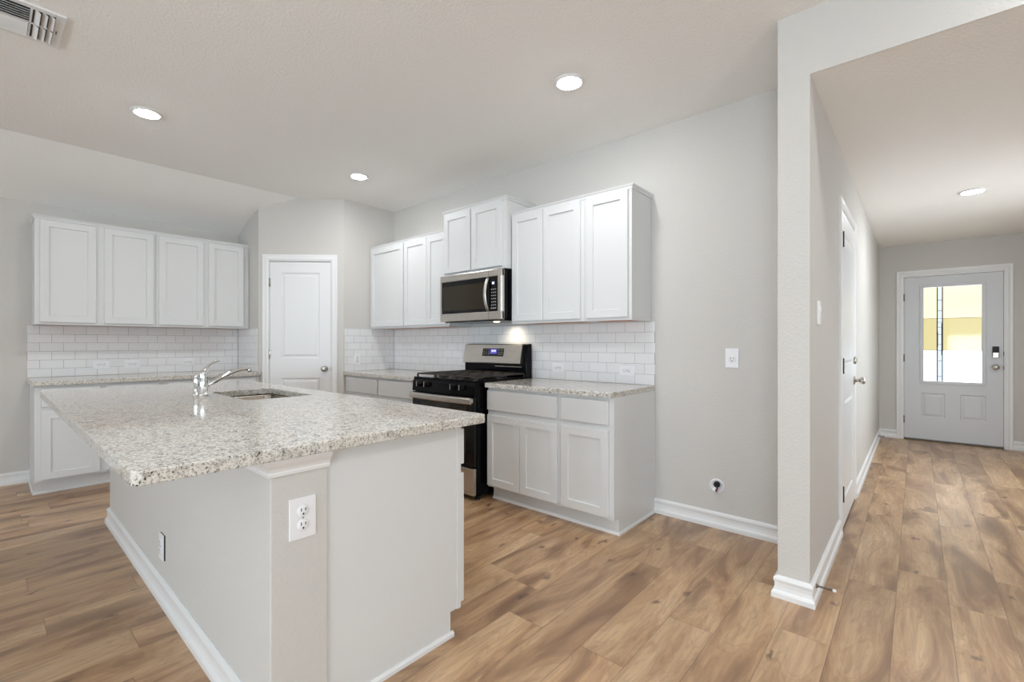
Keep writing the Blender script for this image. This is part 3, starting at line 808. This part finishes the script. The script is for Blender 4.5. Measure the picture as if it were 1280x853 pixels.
# backguard
b = MB(); b.prism([(-.028, .90), (-.105, .90), (-.105, 1.03), (-.080, 1.19), (-.060, 1.200), (-.028, 1.200)], 0, 0, rw, .003)
bgd = b.done('backguard', m_black, t)
b = MB(); b.prism([(-.095, 1.025), (-.128, 1.022), (-.130, 1.030), (-.096, 1.192), (-.088, 1.196), (-.075, 1.190)], 0, -.004, rw - .052, .002)
fac = b.done('fascia', m_steel, bgd)
def facepoint(z): return -.130 + (.034)*(z - 1.030)/.162
b = MB(); b.prism([(facepoint(1.088) + .004, 1.088), (facepoint(1.088) - .002, 1.088), (facepoint(1.158) - .002, 1.158), (facepoint(1.158) + .004, 1.158)], 0, .245, .505)
dsp = b.done('display_panel', m_blackglass, fac)
b = MB(); b.prism([(facepoint(1.108) - .0028, 1.108), (facepoint(1.152) - .0028, 1.152), (facepoint(1.152) - .0005, 1.152), (facepoint(1.108) - .0005, 1.108)], 0, .338, .425)
b.done('clock_display', m_disp, dsp)
b = MB()
for k in range(4):
    xx = .358 + k*.0125 + (.004 if k > 1 else 0)
    b.prism([(facepoint(1.126) - .0034, 1.126), (facepoint(1.146) - .0034, 1.146), (facepoint(1.146) - .001, 1.146), (facepoint(1.126) - .001, 1.126)], 0, xx, xx + .008)
b.done('clock_digits', m_digit, dsp)
b = MB()
for xx in (.262, .290, .318, .440, .462, .484):
    for zz in (1.104, 1.122, 1.142): MB().prism([(facepoint(zz) - .003, zz), (facepoint(zz+.005) - .003, zz+.005), (facepoint(zz+.005), zz+.005), (facepoint(zz), zz)], 0, xx, xx + .008).done('touch_button', m_legend, dsp)
b = MB(); b.box(rw*.52, rw - .05, -.1075, -.105, .995, 1.003, .0005); b.done('vent_slot', m_nickel, bgd)

# ------------------------------------------------------------------ microwave
t = thing('microwave', 'stainless over-the-range microwave mounted beneath the short cabinet', 'microwave', (-3.258, W - .002, 1.398))
mw, mh = .758, .418
MB().box(0, mw, -.385, 0, .012, mh, .003).done('microwave_body', m_black, t)
fr = MB()
gx0, gx1, gz0, gz1 = .022, .706, .070, .356
fr.box(0, mw, -.418, -.386, gz1, mh - .004, .004); fr.box(0, mw, -.418, -.386, .002, gz0, .004)
fr.box(0, gx0, -.4178, -.3862, gz0, gz1); fr.prism([(gx1, -.386), (gx1, -.412), (gx1 + .012, -.4185), (mw - .012, -.4185), (mw, -.408), (mw, -.386)], 2, .0025, mh - .0045)
frm = fr.done('front_frame', m_steel, t)
MB().box(gx0, gx1, -.414, -.3862, gz0, gz1).done('door_glass', m_blackglass, t)
MB().box(.040, .575, -.4155, -.4135, gz0 + .028, gz1 - .040, .0005).done('viewing_window', m_winglass, t)
MB().box(.611, .613, -.4188, -.400, .004, mh - .006).done('door_seam', m_dark, t)
P = [(.600, -.414 - .040*math.sin(math.pi*k/14)**.8, .074 + .276*k/14) for k in range(15)]
MB().tube(P, .016, 12, (1.0, .42)).done('door_handle', m_steel, t, smooth=True)
for r_ in range(6):
    for c_ in range(3): MB().box(.638 + c_*.021, .638 + c_*.021 + .010, -.4148, -.413, .118 + r_*.026, .118 + r_*.026 + .006).done('touch_button', m_legend, t)
for c_ in range(3): MB().box(.636 + c_*.021, .636 + c_*.021 + .013, -.4148, -.413, .092, .099).done('touch_button', m_legend, t)
b = MB(); b.box(.648, .672, -.4148, -.4132, .292, .312); b.done('clock_digits', m_digit, t)
MB().box(.02, mw - .02, -.375, -.02, -.006, .012, .002).done('vent_base', m_black, t)
MB().lathe([(.030, -.005), (.030, -.008), (.022, -.010), (0, -.0105)], (.520, -.22, 0)).done('cooktop_lamp', m_hood, t)
d_ = bpy.data.lights.new('cooktop_lamp_glow', 'SPOT'); d_.energy = 4.5; d_.color = (1, .84, .62); d_.spot_size = R(140); d_.spot_blend = 1; d_.shadow_soft_size = .06
l_ = bpy.data.objects.new('cooktop_lamp_glow', d_); COL.objects.link(l_); l_.parent = t; l_.location = (.565, -.125, -.014); l_.rotation_euler = (R(22), 0, 0)

# ------------------------------------------------------------------ outlets, switch, small fittings
def plate_mb(w, h, th=.006):
    return MB().box(-w/2, w/2, -th, 0, -h/2, h/2, .0025)
def receptacle(par, cx, cz, y, rot90=False, s=1.0):
    r = MB()
    r.lathe([(.0165*s, 0), (.0165*s, .002), (.0155*s, .003), (0, .003)], (cx, y, cz), (0, -1, 0), 24)
    r = r.done('receptacle', m_plate, par)
    q = MB()
    sl = [(-.0060, .004, .0012, .0045), (.0060, .004, .0012, .0038)]
    for sx, sz, hw, hh_ in sl:
        if rot90: sx, sz, hw, hh_ = sz, sx, hh_, hw
        q.box(cx + (sx - hw)*s, cx + (sx + hw)*s, y - .0034, y - .002, cz + (sz - hh_)*s, cz + (sz + hh_)*s)
    gx_, gz_ = (0, -.008) if not rot90 else (-.008, 0)
    q.lathe([(.0027*s, 0), (.0027*s, .0014), (0, .0014)], (cx + gx_*s, y - .002, cz + gz_*s), (0, -1, 0), 10)
    q.done('slot', m_dark, r)
def duplex(label, loc, rot, w=.076, h=.120, s=1.0, group='electrical outlets'):
    t = thing('wall_outlet', label, 'outlet', loc, rot, group)
    plate_mb(w, h).done('cover_plate', m_plate, t)
    for cz in (.0195*s, -.0195*s): receptacle(t, 0, cz, -.006, s=s)
    MB().lathe([(.003, 0), (.003, .001), (0, .0012)], (0, -.006, 0), (0, -1, 0), 10).done('screw', m_nickel, t)
    return t
duplex('large white double outlet on the end post of the island', (IX1, .6535, .667), R(90), .084, .128, 1.12)
so = duplex('white outlet low on the long shaded side wall of the island', (-2.655, IY0 - .004, .250), 0)
MB().box(-.034, .0395, -.0015, .0038, -.058, .058).done('dark_rim', m_dark, so)  # dark slab behind the plate, drawing a dark line at its near edge
t = thing('wall_outlet', 'white single outlet midway up the empty greige wall', 'outlet', (-.886, W, 1.110), 0, 'electrical outlets')
plate_mb(.080, .124, .007).done('cover_plate', m_plate, t); receptacle(t, 0, -.006, -.007, s=1.3)
def flat_outlet(label, loc, rot):
    t = thing('wall_outlet', label, 'outlet', loc, rot, 'electrical outlets')
    plate_mb(.122, .076, .005).done('cover_plate', m_plate, t)
    for cx_ in (-.0195, .0195): receptacle(t, cx_, 0, -.005, True)
    MB().lathe([(.003, 0), (.003, .001), (0, .0012)], (0, -.005, 0), (0, -1, 0), 10).done('screw', m_nickel, t)
    return t
fo = flat_outlet('sideways white outlet in the tile at the outer end of left wall', (XB + .0082, .735, 1.002), R(90))
dup(fo, (XB + .0082, .965, 1.002), R(90), 'sideways white outlet in the left wall tile, second from the outer end')
dup(fo, (XB + .0082, 1.435, 1.008), R(90), 'sideways white outlet in the left wall tile behind the faucet')
dup(fo, (-2.235, W - .0082, 1.003), 0, 'sideways white outlet in the tile just right of the range')
dup(fo, (-1.615, W - .0082, 1.003), 0, 'sideways white outlet in the tile near the right end of counter')
duplex('upright white outlet in the tile beside the pantry door', (XC + .0082, 2.70, 1.03), R(90))
t = thing('light_switch', 'white rocker light switch on the hall side of the column', 'switch', (XH, 2.745, 1.357), R(90))
plate_mb(.074, .118, .008).done('cover_plate', m_plate, t)
MB().box(-.016, .016, -.0125, -.007, .004, .034, .002).box(-.016, .016, -.011, -.007, -.034, .000, .002).done('rocker', m_plate, t)
# water connection for the fridge space
t = thing('water_valve', 'round white water valve plate low on the empty wall', 'valve', (-.978, W, .272), 0)
MB().lathe([(.047, 0), (.047, .003), (.043, .008), (.034, .006), (.032, .003), (0, .003)], (0, 0, 0), (0, -1, 0), 30).done('escutcheon', m_plate, t)
MB().lathe([(.018, .003), (.020, .010), (.018, .024), (.012, .026), (.009, .020), (0, .020)], (.002, 0, .012), (0, -1, 0), 20).done('valve_knob', m_dark, t)
MB().tube([(.002, -.006, -.010), (.006, -.022, -.016), (.0, -.024, -.026), (.002, -.014, -.034)], .0055, 10).done('valve_outlet', m_red, t)
# spring door stops
def doorstop(label, loc):
    t = thing('door_stop', label, 'door stop', loc, 0, 'spring door stops')
    MB().lathe([(.010, 0), (.010, .004), (.006, .008)], (0, 0, 0), (1, 0, 0), 14).done('mount', m_brass, t)
    n_ = 150; P = [(.006 + .060*k/n_, .0045*math.cos(k*.62), .0045*math.sin(k*.62)) for k in range(n_ + 1)]
    MB().tube(P, .0013, 5).done('spring', m_brass, t)
    MB().lathe([(.0065, .064), (.0075, .068), (.0075, .074), (.005, .078), (0, .078)], (0, 0, 0), (1, 0, 0), 14).done('rubber_tip', m_plate, t)
    return t
doorstop('spring door stop on the baseboard at the column foot', (XH + .0115, 2.605, .062))
doorstop('spring door stop on the baseboard near the front door', (XH + .0115, 7.30, .062))

# ------------------------------------------------------------------ ceiling fittings
t = thing('recessed_light', 'round recessed ceiling light over the island near the left wall', 'ceiling light', (-3.846, .72, HC), 0, 'recessed ceiling lights')
MB().lathe([(.088, 0), (.088, -.004), (.078, -.010), (.066, -.010), (.066, 0)], n=40).done('trim_ring', m_trim, t)
MB().lathe([(.066, -.003), (.062, -.009), (.048, -.014), (.025, -.017), (0, -.018)], n=32).done('lens', m_glow, t)
dup(t, (-3.846, 2.290, HC), 0, 'round recessed ceiling light nearest the pantry door')
dup(t, (-1.531, 2.285, HC), 0, 'round recessed ceiling light in front of the right wall cabinets')
dup(t, (.338, 5.328, HH), 0, 'round recessed ceiling light in the entry hall')
# fourth light of the kitchen grid, added unseen just above the picture edge
dup(t, (-1.531, .72, HC), 0, 'round recessed ceiling light above the near end of the island, added over the picture edge')
for y_, w_ in ((.72, 'behind the viewer'), (2.285, 'in front of the hall opening')):  # unseen lights added by extending the grid, to brighten the room
    dup(t, (.784, y_, HC), 0, 'added recessed ceiling light outside the picture, ' + w_)

# air vent
t = thing('air_vent', 'white louvred air vent on the ceiling', 'vent', (-3.167, .258, HC), 0)
VW, VL = .172, .46          # half width (x), length (towards -y)
MB().box(-VW + .02, VW - .02, -VL + .02, -.02, -.004, -.001).done('vent_backing', m_dark, t)
f = MB(); bz = -.010
f.box(-VW, VW, -.034, 0, bz, 0, .002); f.box(-VW, VW, -VL, -VL + .034, bz, 0, .002)
f.box(-VW, -VW + .030, -VL + .034, -.034, bz, 0, .002); f.box(VW - .030, VW, -VL + .034, -.034, bz, 0, .002)
f.box(-VW + .03, VW - .03, -.118, -.110, bz, -.001, .001); f.box(-.004, .004, -VL + .034, -.034, bz, -.001, .001)
f.done('vent_frame', m_trim, t)
def slat(x0, x1, y0, y1, tx=0, ty=0, wdt=.02):
    """thin tilted blade; tx tilts about x (blade runs along x), ty about y (blade runs along y)"""
    cx_, cy_ = (x0 + x1)/2, (y0 + y1)/2
    m = MB(); m.box(-(x1-x0)/2, (x1-x0)/2, -(y1-y0)/2, (y1-y0)/2, -.0006, .0006)
    bmesh.ops.rotate(m.bm, verts=m.bm.verts[:], cent=(0, 0, 0), matrix=Matrix.Rotation(tx, 3, 'X') @ Matrix.Rotation(ty, 3, 'Y'))
    bmesh.ops.translate(m.bm, verts=m.bm.verts[:], vec=(cx_, cy_, -.010))
    m.done('louver', m_trim, t)
for sx in (-1, 1):
    for k in range(3):
        yc = -.046 - .024*k
        slat(*((.006, VW - .032) if sx > 0 else (-VW + .032, -.006)), yc - .012, yc + .012, tx=R(-38))
for k in range(6):
    xc = .018 + .0215*k
    slat(xc - .011, xc + .011, -VL + .036, -.120, ty=R(38))
    slat(-xc - .011, -xc + .011, -VL + .036, -.120, ty=R(-38))
MB().box(-.012, .012, -.026, -.022, -.016, -.009, .001).done('damper_lever', m_brass, t)
